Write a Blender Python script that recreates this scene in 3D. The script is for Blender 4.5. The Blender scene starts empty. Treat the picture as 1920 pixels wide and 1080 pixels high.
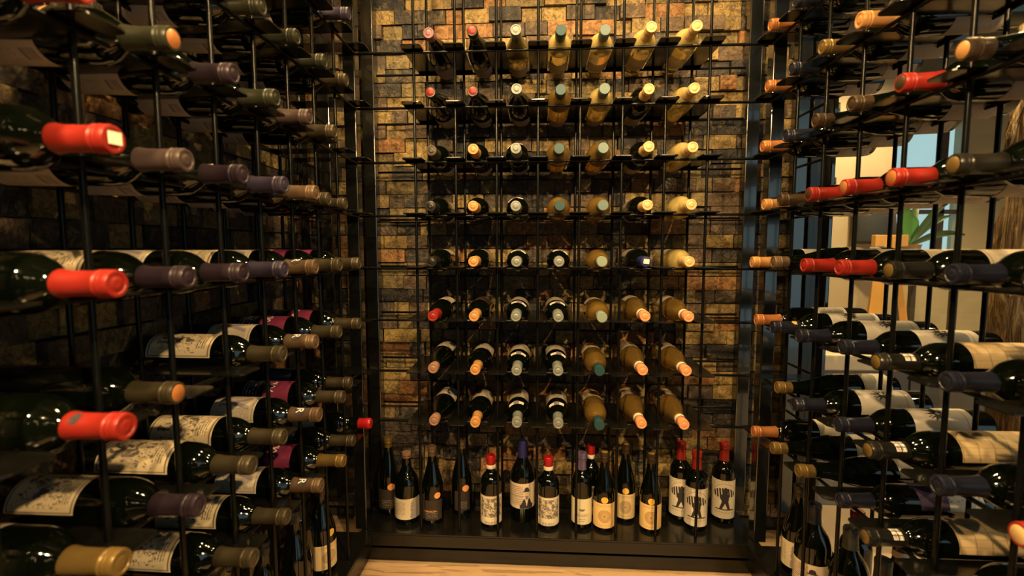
import bpy, bmesh, math, random
from mathutils import Matrix, Vector
random.seed(11)
sc = bpy.context.scene
COL = sc.collection
PI = math.pi

# ------------------------------------------------------------------ camera
CAM = Vector((0.5866, -1.5524, 1.0707))
FPX = 903.67
YAW, PITCH, ROLL = 0.0582, 0.0817, -0.0010
_f = Vector((-math.sin(YAW)*math.cos(PITCH), math.cos(YAW)*math.cos(PITCH), -math.sin(PITCH)))
_r = Vector((math.cos(YAW), math.sin(YAW), 0)); _u = _r.cross(_f)
_r2 = math.cos(ROLL)*_r + math.sin(ROLL)*_u
_u2 = -math.sin(ROLL)*_r + math.cos(ROLL)*_u
cam = bpy.data.cameras.new('camera'); camo = bpy.data.objects.new('camera', cam); COL.objects.link(camo)
camo.matrix_world = Matrix(((_r2.x, _u2.x, -_f.x, CAM.x), (_r2.y, _u2.y, -_f.y, CAM.y), (_r2.z, _u2.z, -_f.z, CAM.z), (0, 0, 0, 1)))
cam.sensor_width = 36; cam.lens = FPX/1920*36
cam.clip_start = 0.02
cam.dof.use_dof = True; cam.dof.focus_distance = 1.62; cam.dof.aperture_fstop = 3.2
sc.camera = camo

def project(p):
    d = Vector(p) - CAM
    z = d.dot(_f)
    if z < 0.05: return None
    return 960 + FPX*d.dot(_r2)/z, 540 - FPX*d.dot(_u2)/z

# ------------------------------------------------------------------ world, lights, exposure
w = bpy.data.worlds.new('daylight'); sc.world = w; w.use_nodes = True
w.node_tree.nodes['Background'].inputs[0].default_value = (0.62, 0.84, 0.92, 1)
w.node_tree.nodes['Background'].inputs[1].default_value = 1.1
WARM = (1.0, 0.66, 0.29)
W0 = 1.2843
SPOTS = [(0.06, -0.30, 46, None), (0.46, -0.30, 46, None), (0.86, -0.30, 46, None), (1.24, -0.30, 46, None),
         (1.12, -0.70, 48, (-.1, -.55, .7)), (1.30, -1.95, 225, (-.15, -.45, .8), .48), (0.16, -0.70, 75, (W0+.1, -.55, .7)), (0.02, -1.85, 200, (W0+.15, -.45, .8), .48),
         (0.62, -0.95, 36, (.62, -.2, 0)), (0.62, -1.90, 115, (.62, .1, .6), .35)]   # ceiling spots: x, y, watts, aim; corded ones added to light labels and back wall
ROOM_SPOTS = [(2.1, 0.02, 190), (2.55, 1.2, 240), (4.2, 1.9, 260), (3.2, -0.6, 110), (3.3, 3.0, 240)]
sc.view_settings.view_transform = 'Standard'
sc.view_settings.look = 'None'
sc.view_settings.gamma = 1
sc.view_settings.use_curve_mapping = False
sc.view_settings.exposure = -0.22
cy = sc.cycles
cy.use_denoising = True
cy.max_bounces = 8; cy.diffuse_bounces = 3; cy.glossy_bounces = 4; cy.transmission_bounces = 8; cy.transparent_max_bounces = 12
cy.sample_clamp_indirect = 4.0
cy.blur_glossy = 0.5
cy.caustics_reflective = False; cy.caustics_refractive = False

def portal(loc, size, rot):
    l = bpy.data.lights.new('daylight_opening', 'AREA'); l.shape = 'RECTANGLE'; l.size, l.size_y = size
    l.cycles.is_portal = True
    o = bpy.data.objects.new('daylight_opening', l); COL.objects.link(o); o.location = loc; o.rotation_euler = rot
portal((3.55, -3.28, 1.35), (3.6, 2.3), (PI/2, 0, 0))
portal((4.63, 3.75, 1.65), (.72, 1.45), (-PI/2, 0, 0))

# ------------------------------------------------------------------ node helpers
class G:
    def __init__(s, name):
        s.m = bpy.data.materials.new(name); s.m.use_nodes = True
        s.t = s.m.node_tree; s.n = s.t.nodes
        s.b = s.n['Principled BSDF']
    def new(s, typ, **kw):
        nd = s.n.new(typ)
        for k, v in kw.items(): setattr(nd, k, v)
        return nd
    def set(s, sock, v):
        if hasattr(v, 'is_linked') or isinstance(v, bpy.types.NodeSocket): s.t.links.new(v, sock)
        else:
            if isinstance(v, tuple) and len(v) == 3 and sock.type == 'RGBA': v = v + (1,)
            sock.default_value = v
    def ma(s, op, a, b=0.0, c=0.0):
        nd = s.new('ShaderNodeMath', operation=op)
        s.set(nd.inputs[0], a); s.set(nd.inputs[1], b); s.set(nd.inputs[2], c)
        return nd.outputs[0]
    def gt(s, a, b): return s.ma('GREATER_THAN', a, b)
    def lt(s, a, b): return s.ma('LESS_THAN', a, b)
    def mul(s, *a):
        r = a[0]
        for x in a[1:]: r = s.ma('MULTIPLY', r, x)
        return r
    def mx(s, *a):
        r = a[0]
        for x in a[1:]: r = s.ma('MAXIMUM', r, x)
        return r
    def rng(s, v, a, b): return s.mul(s.gt(v, a), s.lt(v, b))
    def mix(s, f, a, b):
        nd = s.new('ShaderNodeMix', data_type='RGBA')
        s.set(nd.inputs[0], f); s.set(nd.inputs[6], a); s.set(nd.inputs[7], b)
        return nd.outputs[2]
    def noise(s, vec, scale, detail=2.0, rough=0.5, dist=0.0):
        nd = s.new('ShaderNodeTexNoise'); 
        if vec is not None: s.t.links.new(vec, nd.inputs['Vector'])
        nd.inputs['Scale'].default_value = scale; nd.inputs['Detail'].default_value = detail
        nd.inputs['Roughness'].default_value = rough; nd.inputs['Distortion'].default_value = dist
        return nd.outputs['Fac']
    def ramp(s, f, stops, interp='LINEAR'):
        nd = s.new('ShaderNodeValToRGB'); nd.color_ramp.interpolation = interp
        e = nd.color_ramp.elements
        while len(e) < len(stops): e.new(0.5)
        for el, (p, c) in zip(e, stops): el.position = p; el.color = c + (1,)
        s.set(nd.inputs[0], f); return nd.outputs[0]
    def bump(s, h, strength, dist=0.01):
        nd = s.new('ShaderNodeBump'); nd.inputs['Strength'].default_value = strength; nd.inputs['Distance'].default_value = dist
        s.t.links.new(h, nd.inputs['Height']); s.t.links.new(nd.outputs[0], s.b.inputs['Normal'])
    def coord(s, kind='Object'): return s.new('ShaderNodeTexCoord').outputs[kind]
    def scaled(s, vec, sx, sy, sz, loc=(0, 0, 0)):
        nd = s.new('ShaderNodeMapping'); s.t.links.new(vec, nd.inputs[0]); nd.inputs['Scale'].default_value = (sx, sy, sz)
        nd.inputs['Location'].default_value = loc; return nd.outputs[0]
    def bs(s, **kw):
        for k, v in kw.items():
            s.set(s.b.inputs[{'color': 'Base Color', 'rough': 'Roughness', 'metal': 'Metallic', 'spec': 'Specular IOR Level',
                              'trans': 'Transmission Weight', 'ior': 'IOR', 'coat': 'Coat Weight', 'emit': 'Emission Color', 'estr': 'Emission Strength'}[k]], v)
        return s.m

def plain(name, color, rough=0.5, metal=0.0, spec=0.5, var=0.0, scale=30):
    g = G(name)
    if var:
        n = g.noise(g.coord(), scale, 3)
        c = g.mix(n, tuple(max(0, x*(1-var)) for x in color), tuple(min(1, x*(1+var)) for x in color))
    else: c = color
    return g.bs(color=c, rough=rough, metal=metal, spec=spec)

M = {}
def steel():
    g = G('black_steel'); n = g.noise(g.coord(), 25, 4)
    g.bs(color=(0.0035, 0.0038, 0.0030), rough=g.ma('MULTIPLY_ADD', n, 0.16, 0.16), spec=0.5); return g.m
M['steel'] = steel()
def post_steel():
    g = G('satin_post_steel'); n = g.noise(g.coord(), 25, 4)
    g.bs(color=(0.004, 0.0045, 0.004), rough=g.ma('MULTIPLY_ADD', n, 0.10, 0.12), spec=1.0, coat=.6); return g.m
M['post'] = post_steel()
M['rod'] = plain('black_rod_steel', (0.0026, 0.0030, 0.0026), .24, spec=.16)
M['plate'] = plain('black_plate_steel', (0.0040, 0.0040, 0.0034), 0.17, var=0.3, scale=18)
M['glass_red'] = plain('dark_bottle_glass', (0.0012, 0.0020, 0.0009), 0.05, spec=0.6)
def wine(name, col, tr):
    g = G(name); return g.bs(color=col, rough=0.03, trans=tr, ior=1.36, spec=0.5)
M['glass_white'] = wine('white_wine_glass', (0.95, 0.73, 0.26), 0.70)
M['glass_amber'] = wine('amber_wine_glass', (0.74, 0.44, 0.10), 0.87)
M['glass_green'] = wine('olive_wine_glass', (0.30, 0.24, 0.08), 0.75)
CAPC = dict(red=((0.165, 0.010, 0.006), .42, 0), wax_red=((0.27, 0.009, 0.010), .30, 0), copper=((0.30, 0.115, 0.036), .36, .25),
    tan=((0.36, 0.18, 0.06), .40, .15), gold=((0.115, 0.074, 0.022), .34, .3), olive=((0.034, 0.027, 0.015), .40, .2),
    taupe=((0.075, 0.047, 0.027), .42, .15), mauve=((0.036, 0.024, 0.023), .45, .1), purple=((0.016, 0.010, 0.016), .42, .1),
    violet=((0.021, 0.017, 0.033), .42, .1), green=((0.014, 0.015, 0.008), .42, .1), black=((0.008, 0.0075, 0.006), .30, 0),
    navy=((0.007, 0.008, 0.016), .34, 0), brown=((0.030, 0.018, 0.009), .42, .1), silver=((0.15, 0.165, 0.155), .40, .2),
    teal=((0.012, 0.042, 0.050), .38, .1), tealgrey=((0.075, 0.115, 0.112), .40, .1), palegreen=((0.16, 0.21, 0.17), .42, .1),
    cream=((0.46, 0.31, 0.14), .40, .1), peach=((0.52, 0.215, 0.095), .40, .05), blue=((0.012, 0.013, 0.075), .32, 0),
    lavender=((0.10, 0.075, 0.15), .45, 0), pinkbrown=((0.20, 0.11, 0.075), .42, .1), rose=((0.15, 0.075, 0.085), .42, .1), grey=((0.025, 0.027, 0.026), .42, 0))
for k, (c, r, m) in CAPC.items(): M['cap_'+k] = plain('capsule_'+k, c, r, m, spec=.3, var=0.12, scale=60)
M['cap_darkside'] = plain('capsule_end_dark', (0.05, 0.035, 0.03), .5)
M['gold_foil'] = plain('gold_foil', (0.62, 0.42, 0.13), .3, .6)
M['paper_white'] = plain('white_paper', (0.62, 0.56, 0.46), .7, spec=.2)
M['ink'] = plain('dark_ink', (0.03, 0.026, 0.03), .7, spec=.2)
M['ink_grey'] = plain('grey_ink', (0.16, 0.14, 0.15), .7, spec=.2)
M['ink_gold'] = plain('orange_gold_ink', (0.75, 0.32, 0.05), .45)
M['ink_white'] = plain('white_ink', (0.65, 0.6, 0.55), .6)
M['skin_ink'] = plain('pale_face_ink', (0.42, 0.33, 0.25), .7)
M['orange_disc'] = plain('orange_sticker', (0.62, 0.26, 0.08), .5, var=.2, scale=200)
M['yellow_disc'] = plain('golden_sticker', (0.72, 0.44, 0.08), .4, .2)

def label_mat(name, paper, ink, kind, ink2=None, seed=0):
    g = G('label_'+name); uv = g.coord('UV')
    sep = g.new('ShaderNodeSeparateXYZ'); g.t.links.new(uv, sep.inputs[0]); u, v = sep.outputs[0], sep.outputs[1]
    au = g.ma('ABSOLUTE', g.ma('SUBTRACT', u, .5)); av = g.ma('ABSOLUTE', g.ma('SUBTRACT', v, .5))
    def frame(a, b): 
        d = g.mx(au, av); return g.rng(d, a, b)
    def lines(n, lo, hi, ulo, uhi, thr=.45, k=1.0):
        vec = g.scaled(uv, 46*k, n, 1, (seed*3.1, seed, 0))
        nz = g.noise(vec, 1.0, 1)
        st = g.lt(g.ma('FRACT', g.ma('MULTIPLY', v, n)), .5)
        return g.mul(st, g.gt(nz, thr), g.rng(v, lo, hi), g.rng(u, ulo, uhi))
    def blot(scale, thr, ulo, uhi, vlo, vhi, dist=0.6):
        vec = g.scaled(uv, 1.2, 1.0, 1, (seed*7.7, seed*2.3, 0))
        return g.mul(g.gt(g.noise(vec, scale, 4, .6, dist), thr), g.rng(u, ulo, uhi), g.rng(v, vlo, vhi))
    base = g.mix(g.noise(g.scaled(uv, 1, 1, 1, (seed, 0, 0)), 3.0, 3), tuple(x*.86 for x in paper), tuple(min(1, x*1.06) for x in paper))
    if kind == 'drawing':
        k = g.mx(frame(.455, .475), blot(7, .53, .12, .70, .12, .70), lines(26, .74, .90, .2, .8), blot(16, .58, .3, .9, .2, .8))
        col = g.mix(g.ma('MULTIPLY', k, .85), base, ink)
        wash = blot(4, .55, .08, .92, .08, .60, .2); col = g.mix(g.ma('MULTIPLY', wash, .38), col, (0.30, 0.24, 0.22))
    elif kind == 'initial':
        # pale sheet with a grey-violet folded ribbon shape and border
        a = g.ma('ABSOLUTE', g.ma('SUBTRACT', g.ma('ADD', u, g.ma('MULTIPLY', v, -.35)), .32))
        b = g.ma('ABSOLUTE', g.ma('SUBTRACT', g.ma('ADD', u, g.ma('MULTIPLY', v, .35)), .62))
        rib = g.mul(g.mx(g.lt(a, .055), g.lt(b, .05)), g.rng(v, .15, .85))
        col = g.mix(g.ma('MULTIPLY', rib, .75), base, (0.22, 0.19, 0.24))
        col = g.mix(g.ma('MULTIPLY', g.mx(frame(.44, .46), lines(30, .1, .9, .62, .9)), .6), col, ink)
    elif kind == 'purple':
        top = g.gt(v, .52)
        col = g.mix(top, (0.010, 0.009, 0.012), g.mix(g.noise(uv, 2.2, 2), (0.10, 0.014, 0.06), (0.24, 0.03, 0.06)))
        col = g.mix(g.mul(lines(16, .10, .40, .2, .8, .5), .8), col, (0.5, 0.47, 0.45))
    elif kind == 'navy':
        col = g.mix(g.gt(v, .2), (0.01, 0.011, 0.016), g.mix(g.noise(uv, 3, 2), (0.03, 0.034, 0.06), (0.05, 0.055, 0.085)))
    elif kind == 'emblem':
        du = g.ma('MULTIPLY', g.ma('SUBTRACT', u, .5), 2.4); dv = g.ma('MULTIPLY', g.ma('SUBTRACT', v, .62), 3.2)
        d = g.ma('SQRT', g.ma('ADD', g.mul(du, du), g.mul(dv, dv)))
        e = g.lt(g.ma('ADD', d, g.ma('MULTIPLY', g.noise(g.scaled(uv, 3, 1, 1), 14, 3, .7), .55)), .85)
        col = g.mix(g.ma('MULTIPLY', e, .18), base, ink)
        col = g.mix(g.ma('MULTIPLY', g.rng(v, .10, .135), .6), col, (0.45, 0.22, 0.12))
    elif kind == 'parchment':
        gr = g.mx(g.lt(g.ma('FRACT', g.ma('MULTIPLY', u, 7)), .06), g.lt(g.ma('FRACT', g.ma('ADD', g.ma('MULTIPLY', v, 5), g.ma('MULTIPLY', g.noise(uv, 4), .25))), .07))
        col = g.mix(g.ma('MULTIPLY', gr, .55), base, ink)
        col = g.mix(g.ma('MULTIPLY', g.rng(v, .12, .18), .5), col, (0.45, 0.18, 0.07))
    elif kind == 'back':
        bar = g.mul(g.gt(g.noise(g.scaled(uv, 1, 90, 1), 1.0, 0), .5), g.rng(v, .72, .93), g.rng(u, .12, .36))
        k = g.mx(bar, g.ma('MULTIPLY', lines(24, .12, .62, .12, .88, .47, .8), .55))
        col = g.mix(g.ma('MULTIPLY', k, .75), base, ink)
    elif kind == 'plainart':
        col = g.mix(g.ma('MULTIPLY', g.mx(frame(.455, .468), lines(18, .15, .4, .2, .8), blot(9, .6, .25, .75, .45, .8)), .65), base, ink)
    elif kind == 'sun':
        du = g.ma('MULTIPLY', g.ma('SUBTRACT', u, .5), 1.25); dv = g.ma('SUBTRACT', v, .48)
        d = g.ma('SQRT', g.ma('ADD', g.mul(du, du), g.mul(dv, dv)))
        ang = g.ma('ARCTAN2', dv, du)
        ray = g.gt(g.ma('SINE', g.ma('MULTIPLY', ang, 26)), 0.0)
        k = g.mx(g.mul(g.lt(d, .245), g.gt(d, .12), g.mx(ray, .35)), g.lt(d, .055), g.rng(d, .245, .262), g.mul(g.lt(d, .12), .45))
        k = g.mx(k, g.ma('MULTIPLY', g.mx(lines(22, .86, .93, .2, .8, .4), lines(22, .08, .14, .32, .68, .4)), .7))
        col = g.mix(g.ma('MULTIPLY', k, .62), base, ink)
    elif kind == 'engraving':
        inside = g.mul(g.rng(u, .09, .91), g.rng(v, .26, .92))
        n1 = g.noise(g.scaled(uv, 9, 8, 1, (seed, 0, 0)), 1.0, 5, .7, 1.4)
        k = g.mul(inside, g.gt(n1, .49)); k2 = g.mul(inside, g.rng(g.mx(au, g.ma('ABSOLUTE', g.ma('SUBTRACT', v, .59))), .32, .345))
        col = g.mix(g.mul(inside, .22), base, (0.3, 0.25, 0.2))
        col = g.mix(g.ma('MULTIPLY', g.mx(k, k2), .8), col, ink)
        col = g.mix(g.ma('MULTIPLY', frame(.475, .487), .6), col, ink)
    elif kind == 'gentleman':
        col = g.mix(g.ma('MULTIPLY', g.mx(lines(14, .15, .9, .05, .52, .40, .5), g.ma('MULTIPLY', lines(5, .48, .60, .05, .62, .25, .5), 1.0)), .6), base, ink)
        col = g.mix(g.ma('MULTIPLY', g.gt(g.ma('SINE', g.ma('MULTIPLY', u, 130)), .75), .12), col, ink)
    elif kind == 'rock':
        e = g.mul(g.gt(g.ma('ADD', u, g.ma('MULTIPLY', g.noise(uv, 5, 4), .5)), .92), g.gt(g.ma('ADD', g.ma('MULTIPLY', v, -.4), u), .35))
        col = g.mix(g.ma('MULTIPLY', e, .7), base, (0.12, 0.11, 0.14))
        col = g.mix(g.ma('MULTIPLY', lines(16, .2, .85, .06, .5, .42, .5), .5), col, ink)
    elif kind == 'carrier':
        du = g.ma('MULTIPLY', g.ma('SUBTRACT', u, .5), 1.0); dv = g.ma('SUBTRACT', v, .52)
        d = g.ma('SQRT', g.ma('ADD', g.mul(du, du), g.mul(dv, dv)))
        k = g.mx(g.mul(g.rng(d, .385, .40), g.gt(v, .42)), g.ma('MULTIPLY', g.mul(g.gt(d, .42), g.gt(v, .55), g.gt(g.noise(uv, 26, 2), .52)), .55),
                 g.ma('MULTIPLY', lines(14, .10, .27, .2, .8, .4), .55))
        col = g.mix(g.ma('MULTIPLY', k, .7), base, ink)
    elif kind == 'dark':
        col = g.mix(g.ma('MULTIPLY', lines(12, .1, .5, .25, .8, .45, .6), .35), base, (0.4, 0.34, 0.28))
    elif kind == 'copperframe':
        col = g.mix(frame(.455, .49), base, (0.5, 0.24, 0.08)); col = g.mix(blot(9, .6, .2, .8, .2, .8), col, (0.08, 0.06, 0.04))
    elif kind == 'bluemix':
        col = g.mix(g.gt(v, .55), g.mix(blot(12, .55, .2, .85, .05, .55), base, (0.20, 0.24, 0.36)), g.mix(g.noise(uv, 2), (0.03, 0.035, 0.09), (0.10, 0.05, 0.09)))
    else: col = base
    return g.bs(color=col, rough=.62, spec=.25)
CREAM = (0.60, 0.49, 0.32); WHITE = (0.60, 0.55, 0.48); INK = (0.03, 0.025, 0.03)
for i in range(4): M['l_drawing%d' % i] = label_mat('drawing%d' % i, CREAM, INK, 'drawing', seed=i+1)
for i in range(2): M['l_initial%d' % i] = label_mat('initial%d' % i, (0.58, 0.50, 0.38), (0.1, 0.09, 0.1), 'initial', seed=i)
M['l_purple'] = label_mat('purple', CREAM, INK, 'purple')
M['l_navy'] = label_mat('navy', CREAM, INK, 'navy')
M['l_emblem'] = label_mat('emblem', WHITE, INK, 'emblem')
M['l_parchment'] = label_mat('parchment', (0.60, 0.44, 0.24), (0.12, 0.08, 0.04), 'parchment')
for i in range(3): M['l_back%d' % i] = label_mat('back%d' % i, (0.52, 0.42, 0.33), INK, 'back', seed=i+3)
for i in range(3): M['l_plainart%d' % i] = label_mat('plainart%d' % i, (0.58, 0.50, 0.38), (0.07, 0.05, 0.05), 'plainart', seed=i+5)
M['l_sun'] = label_mat('sun', (0.66, 0.46, 0.20), (0.16, 0.07, 0.02), 'sun')
M['l_sunpale'] = label_mat('sunpale', (0.56, 0.42, 0.22), (0.13, 0.07, 0.03), 'sun')
M['l_engraving'] = label_mat('engraving', (0.62, 0.54, 0.40), (0.05, 0.04, 0.04), 'engraving', seed=2)
M['l_gentleman'] = label_mat('gentleman', (0.56, 0.46, 0.33), (0.10, 0.07, 0.09), 'gentleman', seed=4)
M['l_rock'] = label_mat('rock', (0.56, 0.48, 0.33), (0.1, 0.08, 0.08), 'rock', seed=6)
M['l_carrier'] = label_mat('carrier', (0.58, 0.52, 0.42), (0.12, 0.10, 0.09), 'carrier', seed=3)
M['l_dark'] = label_mat('dark', (0.030, 0.022, 0.018), INK, 'dark', seed=3)
M['l_copperframe'] = label_mat('copperframe', (0.03, 0.022, 0.016), INK, 'copperframe')
M['l_bluemix'] = label_mat('bluemix', WHITE, INK, 'bluemix', seed=5)
M['l_estate'] = label_mat('estate', (0.62, 0.55, 0.36), (0.1, 0.08, 0.06), 'none')
M['l_greyart'] = label_mat('greyart', (0.42, 0.36, 0.28), (0.06, 0.05, 0.05), 'plainart', seed=9)

def brick_mat(name, stops):
    g = G(name); oc = g.coord('Object')
    info = g.new('ShaderNodeObjectInfo'); geo = g.new('ShaderNodeNewGeometry')
    rnd = g.ma('FRACT', g.ma('ADD', info.outputs['Random'], geo.outputs['Random Per Island']))
    pos = g.new('ShaderNodeNewGeometry').outputs['Position']
    n = g.noise(pos, 34, 6, .65, .8); n2 = g.noise(pos, 9, 4, .6)
    base = g.ramp(rnd, stops, 'CONSTANT')
    mott = g.mix(g.ma('MULTIPLY', g.gt(n, .55), .38), base, g.ramp(n2, [(0.3, (0.10, 0.075, 0.05)), (0.55, (0.27, 0.18, 0.08)), (0.75, (0.40, 0.29, 0.13))]))
    col = g.mix(g.ma('MULTIPLY', g.gt(g.noise(pos, 60, 5, .7, 1.0), .52), .55), mott, (0.025, 0.02, 0.015))
    g.bs(color=col, rough=g.ma('MULTIPLY_ADD', n, .4, .28), spec=.45)
    g.bump(g.ma('ADD', n, g.ma('MULTIPLY', g.noise(pos, 90, 4, .6), .5)), 1.0, .011)
    return g.m
M['brick'] = brick_mat('split_stone', [(0.0, (0.33, 0.23, 0.08)), (0.13, (0.07, 0.052, 0.038)), (0.27, (0.24, 0.165, 0.06)), (0.37, (0.014, 0.015, 0.017)),
    (0.49, (0.12, 0.080, 0.050)), (0.61, (0.30, 0.145, 0.05)), (0.72, (0.030, 0.028, 0.026)), (0.84, (0.19, 0.145, 0.06))])
M['mortar'] = plain('dark_mortar', (0.02, 0.017, 0.014), .9)

def floor_mat():
    g = G('pale_floor'); oc = g.coord()
    v = g.scaled(oc, 1.2, 9, 1); n = g.noise(v, 3.0, 5, .6, 1.2); n2 = g.noise(g.scaled(oc, 2.5, 22, 1), 3, 3, .5, .8)
    rot = g.new('ShaderNodeMapping'); g.t.links.new(oc, rot.inputs[0]); rot.inputs['Rotation'].default_value = (0, 0, .55); rot.inputs['Scale'].default_value = (2, 26, 1)
    st = g.noise(rot.outputs[0], 2.2, 4, .6, .6)
    c = g.mix(n, (0.30, 0.20, 0.11), (0.42, 0.29, 0.17)); c = g.mix(g.ma('MULTIPLY', g.gt(st, .57), .6), c, (0.16, 0.085, 0.04))
    g.bs(color=c, rough=.42, spec=.4); return g.m
M['floor'] = floor_mat()
M['tile'] = plain('beige_floor_tile', (0.46, 0.36, 0.27), .45, var=.12, scale=3)
M['ceiling'] = plain('dark_ceiling', (0.03, 0.028, 0.025), .8)
M['darkwall'] = plain('dark_wall', (0.035, 0.03, 0.026), .8, var=.2, scale=3)
M['farwall'] = plain('warm_grey_plaster', (0.40, 0.35, 0.24), .75, var=.25, scale=1.5)
M['beige'] = plain('beige_plaster', (0.40, 0.335, 0.25), .75, var=.15, scale=2)
M['olive'] = plain('olive_plaster', (0.34, 0.32, 0.20), .75, var=.25, scale=2)
M['greywall'] = plain('grey_painted_panel', (0.17, 0.165, 0.17), .6, var=.08, scale=4)
M['counter'] = plain('pale_counter_stone', (0.50, 0.42, 0.32), .45, var=.12, scale=5)
M['wood_orange'] = plain('orange_wood', (0.55, 0.30, 0.09), .5, var=.2, scale=9)
M['darkcloth'] = plain('dark_blue_cloth', (0.03, 0.035, 0.05), .8, var=.2)
M['leaf'] = plain('green_leaf', (0.06, 0.20, 0.05), .4, var=.25, scale=12)
M['leaf_dark'] = plain('dark_leaf', (0.035, 0.07, 0.03), .4, var=.25, scale=12)
M['pot'] = plain('clay_pot', (0.22, 0.12, 0.06), .7, var=.2)
M['mullion'] = plain('dark_window_frame', (0.05, 0.04, 0.035), .5)
M['lampmetal'] = plain('black_lamp_metal', (0.02, 0.02, 0.02), .4)
def bulb():
    g = G('lamp_lens'); return g.bs(color=(1, .8, .5), emit=(1, 0.72, 0.38), estr=12.0)
M['bulb'] = bulb()
def trunk_mat():
    g = G('driftwood'); v = g.scaled(g.coord(), 34, 34, 2.6); n = g.noise(v, 1.6, 7, .7, 1.6)
    g.bs(color=g.ramp(n, [(0.36, (0.03, 0.018, 0.009)), (0.5, (0.22, 0.125, 0.06)), (0.62, (0.50, 0.35, 0.20))]), rough=.8, spec=.2)
    g.bump(n, 1.0, .02); return g.m
M['trunk'] = trunk_mat()
def pane_mat():
    g = G('window_glass'); g.n.remove(g.b)
    tr = g.new('ShaderNodeBsdfTransparent'); tr.inputs[0].default_value = (.93, .96, .94, 1)
    gl = g.new('ShaderNodeBsdfGlossy'); gl.inputs['Roughness'].default_value = .02
    fr = g.new('ShaderNodeLayerWeight'); fr.inputs[0].default_value = .5
    mxs = g.new('ShaderNodeMixShader'); g.t.links.new(g.ma('MULTIPLY_ADD', g.ma('POWER', fr.outputs['Facing'], 5.0), .4, .03), mxs.inputs[0])
    g.t.links.new(tr.outputs[0], mxs.inputs[1]); g.t.links.new(gl.outputs[0], mxs.inputs[2])
    g.t.links.new(mxs.outputs[0], g.n['Material Output'].inputs[0]); return g.m
M['pane'] = pane_mat()

# ------------------------------------------------------------------ mesh helpers
def mesh_from(name, V, F, mat, smooth=False, uv=None):
    me = bpy.data.meshes.new(name); me.from_pydata(V, [], F)
    if uv:
        l = me.uv_layers.new(name='UVMap')
        for p in me.polygons:
            for li in p.loop_indices: l.data[li].uv = uv[me.loops[li].vertex_index]
    if smooth:
        for p in me.polygons: p.use_smooth = True
    if mat: me.materials.append(mat)
    me.update(); return me
def ob(name, me, parent=None, mw=None):
    o = bpy.data.objects.new(name, me); COL.objects.link(o)
    if parent is not None:
        o.parent = parent
        if parent.get('_loc'): o.matrix_parent_inverse = Matrix.Translation(-Vector(parent['_loc']))
    if mw is not None: o.matrix_basis = mw
    return o
def empty(name, loc, label, cat, group=None):
    o = bpy.data.objects.new(name, None); COL.objects.link(o); o.location = loc; o.empty_display_size = .05
    o['label'] = label; o['category'] = cat
    if group: o['group'] = group
    o['_loc'] = tuple(loc); return o
def tag(o, label, cat, group=None):
    o['label'] = label; o['category'] = cat
    if group: o['group'] = group
    return o
def struct(o): o['kind'] = 'structure'; return o
def box_vf(x0, y0, z0, x1, y1, z1):
    V = [(x0,y0,z0),(x1,y0,z0),(x1,y1,z0),(x0,y1,z0),(x0,y0,z1),(x1,y0,z1),(x1,y1,z1),(x0,y1,z1)]
    F = [(0,3,2,1),(4,5,6,7),(0,1,5,4),(1,2,6,5),(2,3,7,6),(3,0,4,7)]
    return V, F
def box(name, a, b, mat, parent=None, bev=0.0):
    V, F = box_vf(*a, *b)
    if bev:
        bm = bmesh.new(); vs = [bm.verts.new(v) for v in V]; [bm.faces.new([vs[i] for i in f]) for f in F]
        bmesh.ops.bevel(bm, geom=bm.edges[:], offset=bev, segments=2, affect='EDGES', profile=.5)
        me = bpy.data.meshes.new(name); bm.to_mesh(me); bm.free(); me.materials.append(mat)
    else: me = mesh_from(name, V, F, mat)
    return ob(name, me, parent)
def lathe(name, prof, mat, seg=28):
    V, F = [], []; rings = []
    for r, z in prof:
        if r < 1e-6: rings.append([len(V)]); V.append((0, 0, z))
        else:
            rings.append(list(range(len(V), len(V)+seg)))
            for i in range(seg):
                a = 2*PI*i/seg; V.append((r*math.cos(a), r*math.sin(a), z))
    for A, B in zip(rings, rings[1:]):
        for i in range(seg):
            j = (i+1) % seg
            if len(A) == 1 and len(B) == 1: continue
            if len(A) == 1: F.append((A[0], B[j], B[i]))
            elif len(B) == 1: F.append((A[i], A[j], B[0]))
            else: F.append((A[i], A[j], B[j], B[i]))
    me = mesh_from(name, V, F, mat, True)
    me.set_sharp_from_angle(angle=math.radians(50)) if hasattr(me, 'set_sharp_from_angle') else None
    return me
def cyl_mesh(name, r, L, mat, seg=10):
    return lathe(name, [(0, 0), (r, 0), (r, L), (0, L)], mat, seg)
def aim(a, b):
    d = (Vector(b)-Vector(a)); L = d.length; q = d.to_track_quat('Z', 'Y')
    return Matrix.Translation(a) @ q.to_matrix().to_4x4() @ Matrix.Diagonal((1, 1, L, 1))
UNIT_ROD = None
def rod(name, a, b, r, mat, parent):
    global UNIT_ROD
    key = (name, r)
    UNIT_ROD = UNIT_ROD or {}
    if key not in UNIT_ROD: UNIT_ROD[key] = cyl_mesh(name, r, 1.0, mat)
    return ob(name, UNIT_ROD[key], parent, aim(a, b))

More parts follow.
